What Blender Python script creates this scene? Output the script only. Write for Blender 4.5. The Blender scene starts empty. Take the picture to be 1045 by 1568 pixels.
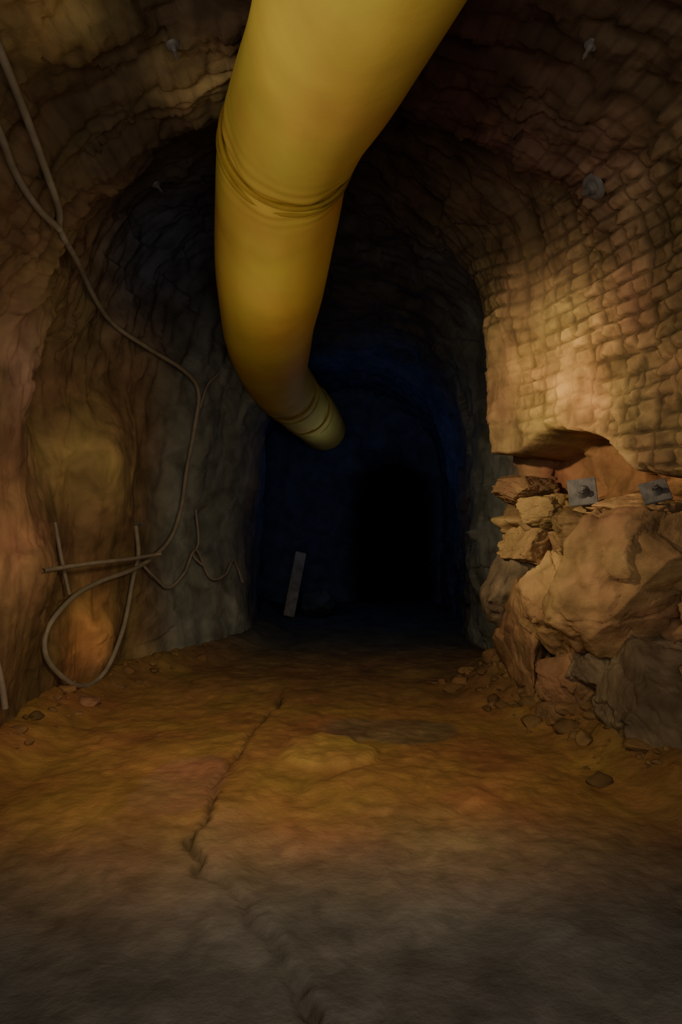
import bpy, bmesh, math, random
import numpy as np
from mathutils import Vector, Matrix, Quaternion
from mathutils.bvhtree import BVHTree

rng = np.random.RandomState(7)
H = 1.6; F = 1045.0
def W(u, v, y):
    return np.array([(u-522.5)/F*y, y, H-(v-784)/F*y])

# ------------------------------------------------------------ noise
def _h(ix, iy, iz, seed):
    n = (ix.astype(np.int64)*374761393 + iy.astype(np.int64)*668265263 + iz.astype(np.int64)*2147483647 + seed*974634777) & 0xffffffff
    n = ((n ^ (n >> 13))*1274126177) & 0xffffffff
    n = ((n ^ (n >> 15))*2246822519) & 0xffffffff
    n = n ^ (n >> 16)
    return (n & 0xffffff)/float(0xffffff)
def vnoise(P, seed=0):
    I = np.floor(P); f = P-I; f = f*f*f*(f*(f*6-15)+10)
    ix, iy, iz = I[:,0], I[:,1], I[:,2]
    r = 0
    for a in (0,1):
        wa = f[:,0] if a else 1-f[:,0]
        for b in (0,1):
            wb = f[:,1] if b else 1-f[:,1]
            for c in (0,1):
                wc = f[:,2] if c else 1-f[:,2]
                r = r + wa*wb*wc*_h(ix+a, iy+b, iz+c, seed)
    return r*2-1
def fbm(P, octv=4, seed=0, gain=.5):
    s = 0; a = 1; t = 0
    for o in range(octv):
        s = s + a*vnoise(P*(2.03**o)+17.3*o, seed+o); t += a; a *= gain
    return s/t
def blocks(P, seed=0):
    I = np.floor(P); best = np.full(len(P), 9.); sec = np.full(len(P), 9.)
    disp = np.zeros(len(P))
    for a in (-1,0,1):
        for b in (-1,0,1):
            for c in (-1,0,1):
                jx, jy, jz = I[:,0]+a, I[:,1]+b, I[:,2]+c
                cx = jx+_h(jx,jy,jz,seed+1); cy = jy+_h(jx,jy,jz,seed+2); cz = jz+_h(jx,jy,jz,seed+3)
                dx, dy, dz = P[:,0]-cx, P[:,1]-cy, P[:,2]-cz
                d = np.sqrt(dx*dx+dy*dy+dz*dz)
                g = (_h(jx,jy,jz,seed+4)-.5)*dx+(_h(jx,jy,jz,seed+5)-.5)*dy+(_h(jx,jy,jz,seed+6)-.5)*dz
                val = (_h(jx,jy,jz,seed+7)-.5)*1.2+g*1.6
                m = d < best
                sec = np.where(m, best, np.minimum(sec, d))
                disp = np.where(m, val, disp); best = np.where(m, d, best)
    return disp, sec-best
def sm(x, a, b):
    t = np.clip((x-a)/(b-a), 0, 1); return t*t*(3-2*t)

# ------------------------------------------------------------ mesh helpers
def mk(name, V, Fc, mat, smooth=True, tint=None, parent=None):
    me = bpy.data.meshes.new(name)
    V = np.asarray(V, dtype=np.float32)
    Fc = np.asarray(Fc)
    n = len(Fc); k = Fc.shape[1]
    me.vertices.add(len(V)); me.vertices.foreach_set('co', V.ravel())
    me.loops.add(n*k); me.loops.foreach_set('vertex_index', Fc.astype(np.int32).ravel())
    me.polygons.add(n)
    me.polygons.foreach_set('loop_start', np.arange(0, n*k, k, dtype=np.int32))
    me.update(calc_edges=True)
    me.polygons.foreach_set('use_smooth', [smooth]*len(me.polygons))
    if tint is not None:
        at = me.color_attributes.new('tint', 'FLOAT_COLOR', 'POINT')
        c = np.ones((len(V), 4), dtype=np.float32); c[:, :3] = np.maximum(tint, 0)
        at.data.foreach_set('color', c.ravel())
    me.materials.append(mat)
    ob = bpy.data.objects.new(name, me); bpy.context.scene.collection.objects.link(ob)
    if parent: ob.parent = parent
    return ob
def gridfaces(nr, nc, wrap=False):
    i = np.arange(nr-1)[:,None]; j = np.arange(nc if wrap else nc-1)[None,:]
    j2 = (j+1) % nc
    return np.stack([i*nc+j, i*nc+j2, (i+1)*nc+j2, (i+1)*nc+j], -1).reshape(-1, 4)

# ------------------------------------------------------------ materials
def mat_rock(name, tintattr=True, col=(.2,.15,.1), rough=.85, bump=.35, scale=9, lo=.62, hi=1.35, spec=.2):
    m = bpy.data.materials.new(name); m.use_nodes = True; nt = m.node_tree; N = nt.nodes; L = nt.links
    b = N['Principled BSDF']; b.inputs['Roughness'].default_value = rough
    b.inputs['Specular IOR Level'].default_value = spec
    tc = N.new('ShaderNodeTexCoord')
    n1 = N.new('ShaderNodeTexNoise'); n1.inputs['Scale'].default_value = scale*.45; n1.inputs['Detail'].default_value = 6
    n1.inputs['Distortion'].default_value = .6
    L.new(tc.outputs['Object'], n1.inputs['Vector'])
    mr = N.new('ShaderNodeMapRange'); mr.inputs[1].default_value = .3; mr.inputs[2].default_value = .7
    mr.inputs[3].default_value = lo; mr.inputs[4].default_value = hi
    L.new(n1.outputs['Fac'], mr.inputs[0])
    mul = N.new('ShaderNodeVectorMath'); mul.operation = 'SCALE'
    if tintattr:
        a = N.new('ShaderNodeAttribute'); a.attribute_name = 'tint'; L.new(a.outputs['Color'], mul.inputs[0])
    else:
        mul.inputs[0].default_value = col
    L.new(mr.outputs[0], mul.inputs['Scale'])
    n3 = N.new('ShaderNodeTexNoise'); n3.inputs['Scale'].default_value = 1.7; n3.inputs['Detail'].default_value = 3
    L.new(tc.outputs['Object'], n3.inputs['Vector'])
    hs = N.new('ShaderNodeHueSaturation')
    m2 = N.new('ShaderNodeMapRange'); m2.inputs[1].default_value=.3; m2.inputs[2].default_value=.7; m2.inputs[3].default_value=.475; m2.inputs[4].default_value=.51
    L.new(n3.outputs['Fac'], m2.inputs[0]); L.new(m2.outputs[0], hs.inputs['Hue'])
    L.new(mul.outputs[0], hs.inputs['Color']); L.new(hs.outputs[0], b.inputs['Base Color'])
    n2 = N.new('ShaderNodeTexNoise'); n2.inputs['Scale'].default_value = scale*2.2; n2.inputs['Detail'].default_value = 8; n2.inputs['Roughness'].default_value=.6
    L.new(tc.outputs['Object'], n2.inputs['Vector'])
    bp = N.new('ShaderNodeBump'); bp.inputs['Strength'].default_value = bump; bp.inputs['Distance'].default_value = .04
    L.new(n2.outputs['Fac'], bp.inputs['Height']); L.new(bp.outputs[0], b.inputs['Normal'])
    return m
M_wall = mat_rock('rock_wall_mat', bump=.28, spec=.12)
M_floor = mat_rock('dirt_floor_mat', bump=.35, scale=14, lo=.78, hi=1.22, spec=.12)
M_bould = mat_rock('boulder_mat', bump=.4, scale=9, spec=.12)
M_metal = mat_rock('bolt_steel_mat', False, (.11,.10,.09), .6, .2, 30, spec=.4)
M_cable = mat_rock('cable_sheath_mat', False, (.19,.16,.11), .55, .1, 20, lo=.8, hi=1.2)
M_duct = mat_rock('yellow_duct_fabric_mat', False, (.62,.45,.075), .75, .06, 3, lo=.82, hi=1.1, spec=.12)
M_band = mat_rock('duct_seam_mat', False, (.32,.22,.03), .7, .1, 6, spec=.1)
M_wood = mat_rock('weathered_board_mat', False, (.15,.14,.13), .8, .2, 14)

# ------------------------------------------------------------ tunnel shell
ys = np.concatenate([np.arange(-3,2,.15), np.arange(2,4,.035), np.arange(4,6.7,.016), np.arange(6.7,9.2,.03), np.arange(9.2,12.01,.06)])
def tab(xs, vs):
    fine = np.arange(-4, 14, .02); g = np.interp(fine, xs, vs)
    k = np.exp(-.5*(np.arange(-12,13)/5.)**2); k /= k.sum()
    g = np.convolve(np.pad(g, 12, 'edge'), k, 'valid'); return np.interp(ys, fine, g)
xl = tab([-3,3,4.6,5.9,6.6,7.4,8.2,8.9,9.6,12],[-2.6,-2.5,-2.35,-2.4,-2.08,-1.62,-1.2,-1.08,-1.2,-1.55])
xr = tab([-3,3,4.3,5.0,6.2,6.35,6.6,7.2,7.9,9,12],[2.7,2.5,2.22,2.0,1.56,1.58,1.85,1.78,1.62,1.66,1.8])
zt = tab([-3,3,4.5,4.8,6,7,8,9,12],[4.6,4.5,4.5,4.75,4.7,4.4,3.98,3.85,3.8])
zs = tab([-3,4,8,12],[2.1,2.2,2.1,1.9])
NT = 820; a = .21
t = np.linspace(0, 1, NT)
ny = len(ys)
P = np.zeros((ny, NT, 3)); ex = 2/2.35
th = np.pi*(1-np.clip((t-a)/(1-2*a), 0, 1))
c, s = np.cos(th), np.sin(th)
cx = (xl+xr)/2; hw = (xr-xl)/2
P[:,:,0] = cx[:,None]+hw[:,None]*(np.sign(c)*np.abs(c)**ex)[None,:]
P[:,:,2] = zs[:,None]+(zt-zs)[:,None]*(np.maximum(s,0)**ex)[None,:]
zf = np.minimum(np.minimum(t/a, 1), np.minimum((1-t)/a, 1))
low = (zf < 1)
P[:,low,2] = -.25+(zs[:,None]+.25)*zf[low][None,:]
P[:,:,1] = ys[:,None]
def normals(P):
    dt = np.gradient(P, axis=1); dy = np.gradient(P, axis=0)
    n = -np.cross(dt, dy); return n/(np.linalg.norm(n, axis=2, keepdims=True)+1e-9)
N0 = normals(P)
S = np.concatenate([np.zeros((ny,1)), np.cumsum(np.linalg.norm(np.diff(P, axis=1), axis=2), axis=1)], axis=1)
S = S[:,-1:]-S
Pf = P.reshape(-1,3); Y = Pf[:,1]; Z = Pf[:,2]; X = Pf[:,0]; Sf = S.ravel(); Tf = np.tile(t, ny)
right = sm(Tf, .6, .72); left = 1-sm(Tf, .28, .4); ceil = 1-np.maximum(right,left)
lip = 2.13-(6.2-Y)*.17+.22*np.exp(-((Y-5.25)/.5)**4)+.05*fbm(Pf*3.2,4,91)
inY = sm(Y,2.6,3.6)*(1-sm(Y,6.3,6.45))
meshR = right*inY*sm(Z,lip,lip+.1)*(1-sm(Z,3.8,4.4))
lowL = left*(1-sm(Z,2.2,3.2))
d = .13*fbm(Pf*.8, 3, 3)*(1-.4*meshR)
st = fbm(Pf*np.array([1.1,4.5,1.1]), 4, 11)
d += (.05+.03*left+.03*ceil-.06*lowL)*(1-np.abs(st)*2.2)*(1-.6*right)
d += .03*fbm(Pf*5, 4, 21)*(1-.5*meshR)*(1-.5*lowL)
b1, e1 = blocks(Pf*2.3+fbm(Pf*3,2,5)[:,None]*.25, 31)
b2, e2 = blocks(Pf*5.5, 51)
lowR = right*(1-sm(Z, 1.75, 1.95))*sm(Y,2.5,4)*(1-sm(Y,6.7,7.2))
d += b1*(.05+.13*lowR-.035*lowL)*(1-.7*meshR)+b2*(.012+.04*lowR)*(1-.8*lowL)
d -= lowR*.05*(1-sm(e1,0,.1))
d += lowL*.09*fbm(Pf*np.array([1.8,1.8,.9]),2,333)
d += meshR*.075*fbm(Pf*2.4,3,612)
edge = 4.75+.22*fbm(Pf*1.3,3,77)
d += .2*(1-sm(Y, edge-.05, edge+.07))*(1-right)*(sm(Z,2.6,3.4))
def blob(c0, r, sc=(1,1,1)): 
    return np.exp(-(((Pf-np.array(c0))*np.array(sc))**2).sum(1)/(r*r))
for (u,v,y,r,amp,sc) in [(135,730,6.2,.5,.22,(1,1,.6)),(250,760,7.0,.4,-.14,(1,1,.6)),(140,985,6.0,.4,.2,(1,1,.8)),(30,860,5.1,.45,.16,(1,1,1)),(35,560,5.0,.4,.12,(1,1,.7)),(290,400,6.8,.8,-.25,(1,1,1)),(70,600,5.4,.3,-.2,(1,1,.7)),(150,570,6.2,.32,-.14,(1,.6,1)),(330,800,7.8,.4,-.08,(1,1,.5))]:
    d += amp*blob(W(u,v,y), r, sc)
cav = sm(Z, lip-.6, lip-.47)*(1-sm(Z, lip-.05, lip+.01))
d -= right*inY*cav*.42
d += right*inY*sm(Z, lip-.03, lip+.03)*(1-sm(Z,3.0,4.0))*.16
wx = fbm(Pf*1.3,2,101)*.07+fbm(Pf*5,2,103)*.016
q1 = (Y+wx+.10*Z)/.165; q2 = (Sf+wx*1.3)/.118
g1 = np.abs(q1-np.round(q1)); g2 = np.abs(q2-np.round(q2))
ww = .06*fbm(Pf*9,2,105)
pil = sm(g1+ww,.03,.13)*sm(g2+ww,.04,.16)
cellr = _h(np.floor(q1),np.floor(q2),np.floor(q2*0),5); cellg=_h(np.floor(q1),np.floor(q2),np.floor(q2*0),6)
patch = sm(fbm(Pf*1.1,3,140), -.6, 0)
wm = meshR*(.3+.7*patch)*(1-.85*sm(Y,5.6,6.0)*sm(fbm(Pf*2,2,8),-.5,.1))
wc = (1-sm(Y,edge-.1,edge))*.35*(1-right)*sm(Z,2.8,3.4) + .2*right*sm(Z,3.6,4)
fr1=q1-np.floor(q1); fr2=q2-np.floor(q2)
rg = fbm(Pf*16,4,700)
d += (wm*.036+wc*.018)*(pil-.6) + wm*pil*(.045*(cellr-.5)+.07*(fr2-.5)*(cellg-.3)+.05*(fr1-.5)*(cellr-.5)+.035*rg)
P2 = (Pf+N0.reshape(-1,3)*d[:,None])
P2f = P2.reshape(ny,NT,3)
fac = gridfaces(ny, NT)
bvh = BVHTree.FromPolygons(P2.tolist(), fac.tolist())
cam0 = Vector((0,0,H))
def hit(u, v):
    dr = Vector(W(u,v,1)-np.array([0,0,H])).normalized()
    h, n, i, dist = bvh.ray_cast(cam0, dr)
    if h is None: return Vector(W(u,v,6)), -dr, 6.0, dr
    r_, c_ = divmod(i, NT-1); n = Vector(N0[r_, c_])
    return h, n, dist, dr
def mixc(C, col, w): return C*(1-w[:,None])+np.array(col)[None,:]*w[:,None]
C = np.tile(np.array([.14,.092,.045]), (len(P2),1))
C = mixc(C, (.045,.030,.020), ceil*.9)  # ceiling albedo lowered, so its lack of light sits in the colour
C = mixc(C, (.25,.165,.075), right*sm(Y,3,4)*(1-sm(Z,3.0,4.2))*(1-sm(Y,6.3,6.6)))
C = mixc(C, (.24,.12,.05), right*inY*cav*.8)  # recess under the lip gets its reddish shadow as tint
C = mixc(C, (.15,.098,.045), left*.9*(1-sm(Y,7,8)))
C = mixc(C, (.14,.145,.12), sm(Y,6.6,7.3)*(1-sm(Y,8.2,8.8)))
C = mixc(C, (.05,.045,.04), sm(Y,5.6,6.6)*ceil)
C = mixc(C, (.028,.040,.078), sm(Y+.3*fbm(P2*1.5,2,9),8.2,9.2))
for (u,v,r,col,w) in [(130,700,.5,(.27,.20,.075),.9),(20,830,.42,(.42,.24,.12),.9),(140,970,.36,(.50,.26,.09),.9),  # rock colour patches; lit lumps on the left wall are painted brighter here
        (35,560,.35,(.28,.17,.12),.8),(250,390,.8,(.05,.06,.09),.8),(180,1000,.4,(.2,.14,.06),.5),(60,20,.3,(.30,.21,.07),.8),(200,200,.5,(.08,.06,.035),.6),  # yellow corner blob carries its lighting in the colour
        (320,130,.3,(.38,.27,.11),.8),(875,590,.42,(.62,.42,.15),.9),(810,570,.3,(.40,.26,.09),.6),(1000,600,.4,(.22,.14,.07),.6),(960,300,.5,(.25,.165,.09),.6),(720,80,.8,(.05,.022,.016),.9),(760,230,.6,(.07,.038,.024),.9),(660,300,.5,(.07,.045,.02),.8),(880,60,.5,(.08,.05,.03),.8)]:  # lit arch edge and hot mesh spot painted bright, unlit ceiling painted dark
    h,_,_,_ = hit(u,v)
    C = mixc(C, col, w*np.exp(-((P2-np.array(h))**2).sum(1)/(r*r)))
C *= (1-.6*np.clip(wm+wc,0,1)*(1-pil))[:,None]
C *= (1+.5*wm*(cellr-.5)+.35*wm*rg)[:,None]
C *= (1+.35*fbm(P2*2.5,4,201))[:,None]
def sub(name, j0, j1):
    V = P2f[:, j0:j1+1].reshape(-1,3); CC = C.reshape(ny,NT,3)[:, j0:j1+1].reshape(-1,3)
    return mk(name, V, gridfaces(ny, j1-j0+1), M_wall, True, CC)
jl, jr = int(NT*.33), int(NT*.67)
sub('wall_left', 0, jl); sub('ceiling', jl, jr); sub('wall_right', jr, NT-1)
# ---- wall_back
nb = 160
tb = np.linspace(0,1,nb)
def prof(xa, xb, zb, ztop):
    th = np.pi*(1-np.clip((tb-a)/(1-2*a),0,1)); c,s = np.cos(th),np.sin(th)
    Q = np.zeros((nb,3)); Q[:,0]=(xa+xb)/2+(xb-xa)/2*np.sign(c)*np.abs(c)**ex; Q[:,2]=zb+(ztop-zb)*np.maximum(s,0)**ex
    zf=np.minimum(np.minimum(tb/a,1),np.minimum((1-tb)/a,1)); l=zf<1; Q[l,2]=-.25+(zb+.25)*zf[l]; return Q
A = prof(-1.75,2.05,1.9,4.05); B = prof(.34,1.55,1.3,2.45)
rows = []
for k in np.linspace(0,1,40): 
    R = A*(1-k)+B*k; R[:,1] = 11.85+.35*k**3; rows.append(R)
for yy in np.linspace(12.3,17,50):
    R = B.copy(); R[:,1] = yy; R[:,0] += (yy-12)*.06; rows.append(R)
for k in (.8,.5,.2,.0):
    R = B.copy(); R[:,0] = 1.2+(R[:,0]-.9)*k; R[:,2] = -.25+(R[:,2]+.25)*k; R[:,1] = 17.05+.1*(1-k); rows.append(R)
Bk = np.array(rows); nbk = normals(Bk); Bf = Bk.reshape(-1,3)
db = .10*fbm(Bf*1.2,4,301)+.04*blocks(Bf*2.5,303)[0]; db[Bf[:,1]>16.8]=0
Bf = Bf+nbk.reshape(-1,3)*db[:,None]*np.array([.6,1,.6])
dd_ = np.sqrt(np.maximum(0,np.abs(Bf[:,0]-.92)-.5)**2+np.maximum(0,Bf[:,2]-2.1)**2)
CB = np.tile(np.array([.032,.044,.085]),(len(Bf),1)); CB = mixc(CB,(.009,.009,.012), 1-sm(dd_,.0,.35)); CB = mixc(CB,(.006,.006,.010), sm(Bf[:,1],12.0,12.3))  # opening and passage beyond painted near black to read as unlit
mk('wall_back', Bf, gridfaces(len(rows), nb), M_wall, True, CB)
Aback = P2f[0]; cen = Aback.mean(0)
R = np.array([Aback, cen+(Aback-cen)*.5+np.array([0,-.3,0]), cen+(Aback-cen)*.01+np.array([0,-.4,0])])
mk('wall_front', R.reshape(-1,3), gridfaces(3,NT), M_wall, True, np.tile([.12,.08,.04],(3*NT,1)))

# ------------------------------------------------------------ floor
fy = np.concatenate([np.arange(-3.2,1.8,.1), np.arange(1.8,5,.016), np.arange(5,8,.025), np.arange(8,17.4,.08)])
fx = np.concatenate([np.arange(-3,-2,.06), np.arange(-2,2.3,.016), np.arange(2.3,3.01,.06)])
FX, FY = np.meshgrid(fx, fy); G = np.stack([FX.ravel(),FY.ravel(),np.zeros(FX.size)],1)
crack = np.array([(-.50,6.2),(-.515,5.85),(-.60,5.3),(-.68,4.7),(-.70,4.3),(-.76,3.95),(-.70,3.7),(-.71,3.24),(-.60,3.0),(-.41,2.8),(-.30,2.6),(-.19,2.44),(-.065,2.13),(.0,1.8),(.1,-3)])
o = np.argsort(crack[:,1]); cxx = np.interp(G[:,1], crack[o,1], crack[o,0])+.06*fbm(G*6,4,401)+.015*fbm(G*30,2,402)
sd = G[:,0]-cxx
cw = (1-sm(G[:,1],5.8,6.4))*(.4+.6*sm(fbm(G*2.5,2,405),-.4,.3))
z = .05*fbm(G*.9,3,410)+.018*fbm(G*3.5,4,411)+.009*fbm(G*14,3,412)*sm(G[:,1],2.0,3.4)
z += cw*(.035*sm(sd,-.012,.012)*np.exp(-np.maximum(sd,0)/.5) - .045*np.exp(-(sd/(.02+.04*np.maximum(0,fbm(G*4,2,499))))**2))
gr = (sd>0)*np.exp(-sd/.12)*sm(-G[:,1],-3.3,-2.6)
z += gr*.016*np.maximum(0,fbm(G*38,2,430))
def fb(x,y,rx,ry): 
    q = ((G[:,0]-x)/rx)**2+((G[:,1]-y)/ry)**2+.5*fbm(G*4,3,440); return 1-sm(q,.7,1.15)
slab = fb(-.1,4.45,.3,.32); z += .035*slab
z += .022*fb(.35,3.9,.55,.3)
xlw = np.interp(G[:,1], ys, xl); xrw = np.interp(G[:,1], ys, xr)
skirt = (1-sm(xrw-G[:,0],.1,.75))*(1-sm(G[:,1],6.6,7.4))*sm(G[:,1],3.6,4.3)
clod = blocks(G*7+.4*fbm(G*9,2,3)[:,None],77)[0]
skl = (1-sm(G[:,0]-xlw,.05,.4))
z += .16*(1-sm(G[:,0]-xlw, 0, .55))+.28*(1-sm(xrw-G[:,0],-.05,.75))*(1-sm(G[:,1],6.6,7.4)) 
z += (skirt+.5*skl)*(.05*np.abs(fbm(G*5,3,450))+.035*clod+.03*fbm(G*12,4,451))
G[:,2] = z
CF = np.tile(np.array([.26,.148,.047]),(len(G),1))
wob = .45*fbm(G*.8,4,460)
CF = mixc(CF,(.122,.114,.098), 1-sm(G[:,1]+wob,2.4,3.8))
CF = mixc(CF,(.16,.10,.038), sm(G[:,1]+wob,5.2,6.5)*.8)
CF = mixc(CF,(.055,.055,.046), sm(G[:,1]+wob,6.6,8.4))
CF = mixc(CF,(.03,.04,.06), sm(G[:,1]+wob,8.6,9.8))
CF = mixc(CF,(.006,.006,.009), sm(G[:,1],11.9,12.2))  # floor of the unlit passage darkened by colour
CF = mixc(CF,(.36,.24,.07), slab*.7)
CF = mixc(CF,(.12,.10,.06), fb(.35,5.0,.5,.35)*.6)
CF = mixc(CF,(.28,.16,.09), fb(-.95,4.0,.25,.5)*.5)
CF = mixc(CF,(.17,.102,.042), skirt*.8)
CF = mixc(CF,(.04,.03,.018), cw*np.exp(-(sd/.03)**2)*.7)
CF *= (1+.3*fbm(G*3,4,470))[:,None]
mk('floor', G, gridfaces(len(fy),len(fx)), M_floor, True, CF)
fz = lambda x,y: float(G[np.argmin((G[:,0]-x)**2+(G[:,1]-y)**2),2])

# ------------------------------------------------------------ rocks
_ico = {}
def ico(n):
    if n not in _ico:
        bm = bmesh.new(); bmesh.ops.create_icosphere(bm, subdivisions=n, radius=1)
        bm.verts.ensure_lookup_table()
        _ico[n] = (np.array([v.co[:] for v in bm.verts]), np.array([[v.index for v in f.verts] for f in bm.faces])); bm.free()
    return _ico[n]
def rock(seed, size, sub=5, cuts=16, tight=.58, bl=.08):
    r = np.random.RandomState(seed); V, Fc = ico(sub); V = V.copy()
    for i in range(cuts):
        n = r.normal(size=3); n /= np.linalg.norm(n); dd = r.uniform(tight, .9)
        q = V@n-dd; V -= np.maximum(q,0)[:,None]*n[None,:]*.96
    V *= 1.18
    nn = .09*fbm(V*2+seed,3,seed)+.04*fbm(V*6+seed,4,seed+9)
    if sub >= 5:
        b_,e_ = blocks(V*2.0+seed*3.1+.2*fbm(V*4,2,3)[:,None], seed); nn = nn+bl*b_-.04*(1-sm(e_,0,.07))
    V += V*nn[:,None]
    an = r.uniform(0,6.28); ca,sa=math.cos(an),math.sin(an)
    V = V@np.array([[ca,-sa,0],[sa,ca,0],[0,0,1]]).T
    return V*np.array(size)/2, Fc
def boulder(u,v,y,w,h,seed,col,depth=None,cuts=16,tight=.58):
    w_,h_ = w/F*y*1.12, h/F*y*1.12
    V,Fc = rock(seed,(w_, depth or max(w_,h_)*.9, h_),6 if w>80 else 5,cuts,tight)
    V = V+W(u,v,y)[None,:]
    CC = np.tile(np.array(col),(len(V),1))*(1+.5*fbm(V*4,4,seed))[:,None]
    mk('boulder', V, Fc, M_bould, True, CC)
och=(.30,.195,.085); gre=(.165,.125,.075); red=(.21,.13,.06)
for B_ in [(975,880,4.75,215,205,1,och),(1020,1085,4.45,165,205,2,gre),(925,1015,4.9,95,95,3,gre),(868,930,5.35,115,145,4,och),
     (838,785,5.75,85,46,5,och),(800,750,6.1,85,38,6,red),(905,822,5.3,115,64,7,red),(822,835,5.95,90,70,8,och),
     (1000,790,4.9,160,52,9,och),(875,1040,5.2,100,95,10,red),(812,985,5.95,100,195,11,red),(955,960,5.0,120,90,12,gre),
     (925,1155,4.75,58,60,13,och),(957,1172,4.6,48,44,14,och),(870,1110,5.1,100,60,15,red),(1005,1185,4.35,70,50,16,gre),(790,890,6.15,80,130,17,gre),
     (860,870,5.6,60,50,18,och),(845,1075,5.5,60,45,19,red)]:
    boulder(*B_)
def rubble(spec, seed):
    r = np.random.RandomState(seed); VV=[];FF=[];CC=[];off=0
    for (x0,x1,y0,y1,n,smin,smax) in spec:
        for k in range(n):
            y = r.uniform(y0,y1); q=r.beta(1.2,3.2)
            wl = np.interp(y, ys, xr if x0>0 else xl)
            x = wl-q*(x1) if x0>0 else wl+.1+q*x1
            s_ = smin+(smax-smin)*r.rand()**3
            V,Fc = rock(seed*100+k+int(y0*7), (s_*r.uniform(.8,1.4),s_*r.uniform(.8,1.3),s_*r.uniform(.5,.9)), 3, 10, .5)
            V = V+np.array([x,y,fz(x,y)+s_*.02]); VV.append(V); FF.append(Fc+off); off+=len(V)
            base = np.array([.17,.105,.042])*r.uniform(.7,1.25); CC.append(np.tile(base,(len(V),1)))
    mk('rock_rubble', np.concatenate(VV), np.concatenate(FF), M_bould, True, np.concatenate(CC))
rubble([(1,.85,4.0,6.6,360,.02,.16)], 5)
rubble([(-1,.45,4.0,7.5,70,.02,.11)], 6)
for B_ in [(12,1140,4.65,45,38,21,gre),(88,1085,5.3,34,26,22,red),(130,1078,5.5,40,20,23,red),(178,1055,6.1,34,16,24,red)]:
    boulder(*B_)

# ------------------------------------------------------------ tubes
def catmull(K, n):
    K = np.asarray(K,float); K = np.vstack([2*K[0]-K[1],K,2*K[-1]-K[-2]]); out=[]
    for i in range(1,len(K)-2):
        p0,p1,p2,p3 = K[i-1:i+3]
        for s_ in np.linspace(0,1,n,endpoint=False):
            out.append(.5*((2*p1)+(-p0+p2)*s_+(2*p0-5*p1+4*p2-p3)*s_**2+(-p0+3*p1-3*p2+p3)*s_**3))
    out.append(K[-2]); return np.array(out)
def sweep(path, rad, seg=12, radfun=None):
    path = np.asarray(path); T = np.gradient(path,axis=0); T/=np.linalg.norm(T,axis=1,keepdims=True)+1e-9
    n = np.cross(T[0],[0,0,1.]); n/=np.linalg.norm(n)+1e-9; rows=[]
    ang = np.linspace(0,2*np.pi,seg,endpoint=False)
    for i in range(len(path)):
        n = n-T[i]*n.dot(T[i]); n/=np.linalg.norm(n)+1e-9; b=np.cross(T[i],n)
        r = rad[i] if hasattr(rad,'__len__') else rad
        rr = r*np.ones(seg) if radfun is None else r*radfun(i,ang)
        rows.append(path[i]+rr[:,None]*(np.cos(ang)[:,None]*n+np.sin(ang)[:,None]*b))
    return np.concatenate(rows), gridfaces(len(path),seg,True)
K = [((.60,-2.5,3.62),.38),((.46,0.2,3.64),.385),((.29,1.8,3.68),.388)]
for (u,v,y,r) in [(514,58,3.05,.388),(464,165,3.7,.40),(436,240,4.2,.415),(426,325,4.7,.425),(416,430,5.45,.43),(412,510,6.6,.42),(420,568,7.9,.39),(446,606,9.0,.38),(476,634,10.2,.385),(494,655,11.4,.385)]:
    K.append((tuple(W(u,v,y)),r))
NP_=40
path = catmull([k[0] for k in K], NP_)
radk = np.array([k[1] for k in K]); rad = np.interp(np.arange(len(path))/float(NP_), np.arange(len(K)), radk)
arc = np.concatenate([[0],np.cumsum(np.linalg.norm(np.diff(path,axis=0),axis=1))])
J1=int(4.72*NP_); J2=int(9.75*NP_); J3=int(10.6*NP_)
def dr_(i, ang):
    f = np.ones(len(ang))
    for k,amp in ((J1,1.1),(J2,1.3),(J3,1.2)):
        ds = arc[i]-arc[k]
        f = f*(1-.07*amp*np.exp(-(ds/.06)**2))
        f = f*(1+amp*.018*np.exp(-(ds/.25)**2)*np.sin(ang*7+ds*9+k)+.010*amp*np.exp(-(ds/.22)**2)*np.sin(ds*55+2.5*np.sin(ang+.5)))
    return f*(1+.016*np.sin(ang*3+arc[i]*1.3)+.010*np.sin(ang*2-arc[i]*3.1)+.003*np.sin(ang*11+arc[i]*2))
Vd,Fd = sweep(path, rad, 96, dr_)
duct = bpy.data.objects.new('ventilation_duct', None); bpy.context.scene.collection.objects.link(duct)
mk('duct_sleeve', Vd, Fd, M_duct, True, None, duct)
bi=0
for k in (J1,J1+7,J2,J2+8,J3,J3+8):
    T = path[k+1]-path[k-1]; T/=np.linalg.norm(T); n=np.cross(T,[0,0,1.]); n/=np.linalg.norm(n); b=np.cross(T,n)
    A_ = np.linspace(0,2*np.pi,73)[:-1]; r=rad[k]*.985; ring=path[k]+r*(np.cos(A_)[:,None]*n+np.sin(A_)[:,None]*b)
    ring = np.vstack([ring,ring[:1]]); V,Fc = sweep(ring,.015,8); bi+=1
    mk('seam_band_%d'%bi, V, Fc, M_band, True, None, duct)
for i,k in enumerate((3*NP_,6*NP_,8*NP_)):
    p = path[k]+np.array([0,0,rad[k]]); V,Fc = sweep(np.array([p+np.array([0,0,q]) for q in np.linspace(-.02,.8,6)]),.006,6)
    mk('hanger_wire_%d'%(i+1),V,Fc,M_metal,True,None,duct)

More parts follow.
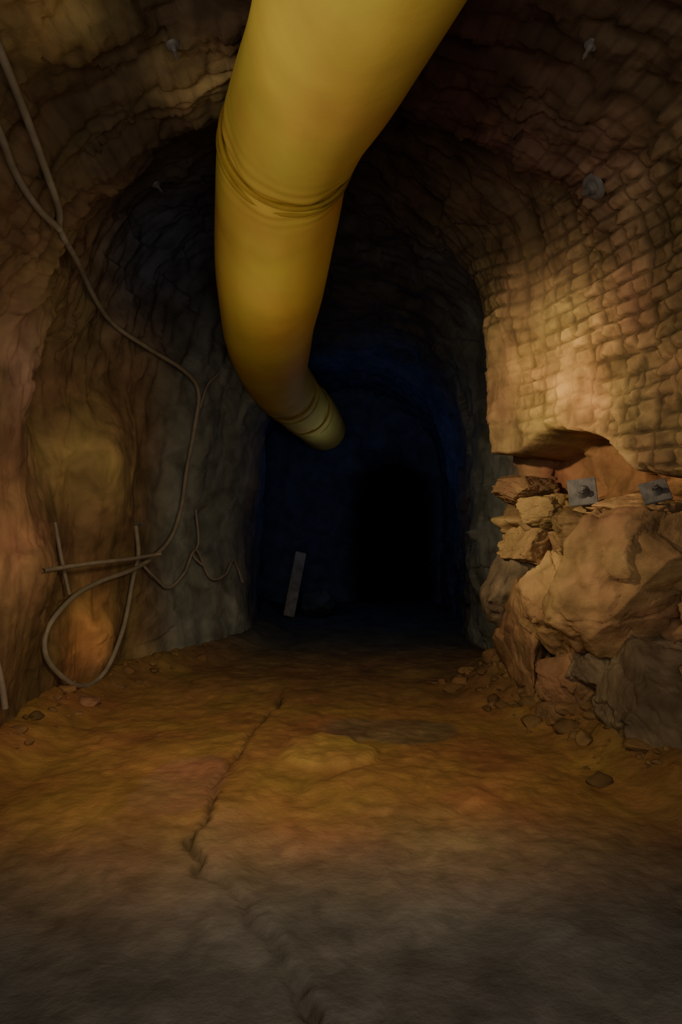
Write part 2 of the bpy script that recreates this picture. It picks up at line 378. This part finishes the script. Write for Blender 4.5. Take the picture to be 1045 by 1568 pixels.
def cable(name, pix, r, n=14, lift=.05):
    px = catmull(pix, n); D=[];R=[]
    for (u,v) in px:
        h,nn,dist,dr = hit(u,v); D.append(dist); R.append(np.array(dr))
    D=np.array(D); k=9; Dp=np.pad(D,k,'edge'); mn=np.array([Dp[i:i+2*k+1].min()*.5+Dp[i:i+2*k+1].mean()*.5 for i in range(len(D))])
    kk=np.hanning(13);kk/=kk.sum(); mn=np.convolve(np.pad(mn,6,'edge'),kk,'valid'); mn=np.minimum(mn,D+.03)-lift
    pts=np.array([np.array(cam0)+R[i]*mn[i] for i in range(len(D))])
    V,Fc = sweep(pts,r,10); return mk(name,V,Fc,M_cable)
cable('power_cable',[(-40,-20),(0,78),(35,165),(68,255),(90,320),(92,352),(118,400),(148,462),(178,500),(230,535),(282,568),(304,600),(298,655),(286,720),(276,785),(256,832),(212,868),(150,892),(108,918),(72,965),(74,1012),(118,1050),(158,1032),(188,965),(204,885),(212,850),(208,805)],.022)
cable('power_cable',[(-40,120),(0,205),(22,262),(55,315),(92,352)],.022)
cable('power_cable',[(212,858),(238,885),(258,900),(282,878),(300,842),(322,885),(345,880),(358,858),(372,892)],.014)
cable('power_cable',[(335,572),(318,590),(306,625)],.014)
cable('power_cable',[(300,780),(304,830),(296,850),(310,865)],.014)
cable('steel_rod',[(66,874),(130,864),(200,856),(246,848)],.018,6)
cable('steel_rod',[(84,800),(94,855),(106,910)],.016,6)
cable('steel_rod',[(-6,1010),(2,1045),(8,1085)],.022,6)

def plate(u,v,size,rot=.2,face=None,push=.03,dome=False,y=None):
    if y is None: h,n,_,_ = hit(u,v)
    else: h=Vector(W(u,v,y)); n=Vector((0,-1,0))
    if face is not None: n=Vector(face).normalized()
    bm=bmesh.new()
    sz=size/2
    if dome: bmesh.ops.create_cone(bm,cap_ends=True,segments=24,radius1=sz,radius2=sz*.75,depth=.02)
    else:
        bmesh.ops.create_cube(bm,size=1); bmesh.ops.scale(bm,vec=(size,size,.018),verts=bm.verts)
    bmesh.ops.bevel(bm,geom=[e for e in bm.edges],offset=.004,segments=2,affect='EDGES')
    bmesh.ops.create_cone(bm,cap_ends=True,segments=24,radius1=sz*.55,radius2=sz*.28,depth=.03,matrix=Matrix.Translation((0,0,.022)))
    bmesh.ops.create_cone(bm,cap_ends=True,segments=6,radius1=sz*.27,radius2=sz*.27,depth=.035,matrix=Matrix.Translation((0,0,.05)))
    bmesh.ops.create_cone(bm,cap_ends=True,segments=14,radius1=sz*.13,radius2=sz*.13,depth=.22,matrix=Matrix.Translation((0,0,-.03)))
    me=bpy.data.meshes.new('rock_bolt_plate'); bm.to_mesh(me); bm.free(); me.materials.append(M_metal)
    ob=bpy.data.objects.new('rock_bolt_plate',me); bpy.context.scene.collection.objects.link(ob)
    q=n.to_track_quat('Z','Y'); ob.rotation_mode='QUATERNION'
    ob.rotation_quaternion = q@Quaternion((0,0,1),rot); ob.location=h+n*push
plate(893,755,.2,.12,(-.45,-1,.25),y=5.0)
plate(1004,757,.17,.3,(-.5,-1,.75),y=4.45)
plate(913,283,.19,.3,dome=True)
for q in [(240,283),(265,70),(905,70),(209,803)]: plate(q[0],q[1],.08,.4,dome=True,push=.0)

def board(p0,p1,w,th):
    p0=np.array(p0);p1=np.array(p1);dz=p1-p0; L_=np.linalg.norm(dz);dz/=L_
    sx=np.array([1,.25,0]);sx-=dz*sx.dot(dz);sx/=np.linalg.norm(sx);sy=np.cross(dz,sx)
    bm=bmesh.new();bmesh.ops.create_cube(bm,size=1)
    for v in bm.verts:
        q=p0+dz*(v.co.z+.5)*L_+sx*v.co.x*w+sy*v.co.y*th; v.co=Vector(q)
    bmesh.ops.bevel(bm,geom=list(bm.edges),offset=.008,segments=2,affect='EDGES')
    me=bpy.data.meshes.new('wooden_board');bm.to_mesh(me);bm.free();me.materials.append(M_wood)
    ob=bpy.data.objects.new('wooden_board',me);bpy.context.scene.collection.objects.link(ob)
board(W(442,944,10.3),W(461,846,10.6),.17,.05)
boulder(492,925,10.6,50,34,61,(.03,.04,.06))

# ------------------------------------------------------------ lights
def spot(name,loc,tgt,energy,col,ang,blend=.8,size=.3):
    l=bpy.data.lights.new(name,'SPOT');l.energy=energy;l.color=col;l.spot_size=math.radians(ang);l.spot_blend=blend;l.shadow_soft_size=size
    o=bpy.data.objects.new(name,l);o.location=loc;bpy.context.scene.collection.objects.link(o)
    o.rotation_euler=(Vector(tgt)-Vector(loc)).to_track_quat('-Z','Y').to_euler()
spot('work_lamp_wall',(-1.2,3.9,2.9),(1.7,5.4,2.15),420,(1,.80,.52),62,1,.08)
spot('fill_spot_floor',(-.6,1.2,3.0),(-.1,4.5,.2),330,(1,.80,.5),66,1)  # added spot for the lit middle of the floor, no lamp visible
spot('fill_spot_duct',(-1.9,.3,1.9),(.0,3.1,3.75),230,(1,.90,.68),44,1,.35)  # extra spot added to brighten the duct
spot('fill_spot_side',(1.2,1.8,2.4),(-2.2,5.4,1.2),210,(1,.78,.5),62,1,.2)  # fill added because the left wall was too dark, not a real lamp
def point(name,loc,e,col,size=.4):
    l=bpy.data.lights.new(name,'POINT');l.energy=e;l.color=col;l.shadow_soft_size=size
    o=bpy.data.objects.new(name,l);o.location=loc;bpy.context.scene.collection.objects.link(o)
point('blue_fill_heading',(.3,9.7,2.2),9,(.42,.55,1))  # weak blue fill added to light the far end, no actual source there
point('ambient_fill_entry',(.2,-.6,1.9),190,(1,.93,.82),.8)  # invented soft fill replacing world ambient, which the closed shell blocks
point('ambient_fill_chamber',(-.9,4.6,2.4),10,(1,.85,.6),.5)  # second unseen ambient fill, lifts the chamber slightly
w=bpy.data.worlds.new('mine_air');bpy.context.scene.world=w;w.use_nodes=True
w.node_tree.nodes['Background'].inputs[0].default_value=(.5,.45,.4,1);w.node_tree.nodes['Background'].inputs[1].default_value=.03

cd=bpy.data.cameras.new('camera');cd.sensor_fit='VERTICAL';cd.sensor_height=36;cd.sensor_width=24;cd.lens=24
co=bpy.data.objects.new('camera',cd);co.location=(0,0,H);co.rotation_euler=(math.pi/2,0,0)
bpy.context.scene.collection.objects.link(co);bpy.context.scene.camera=co
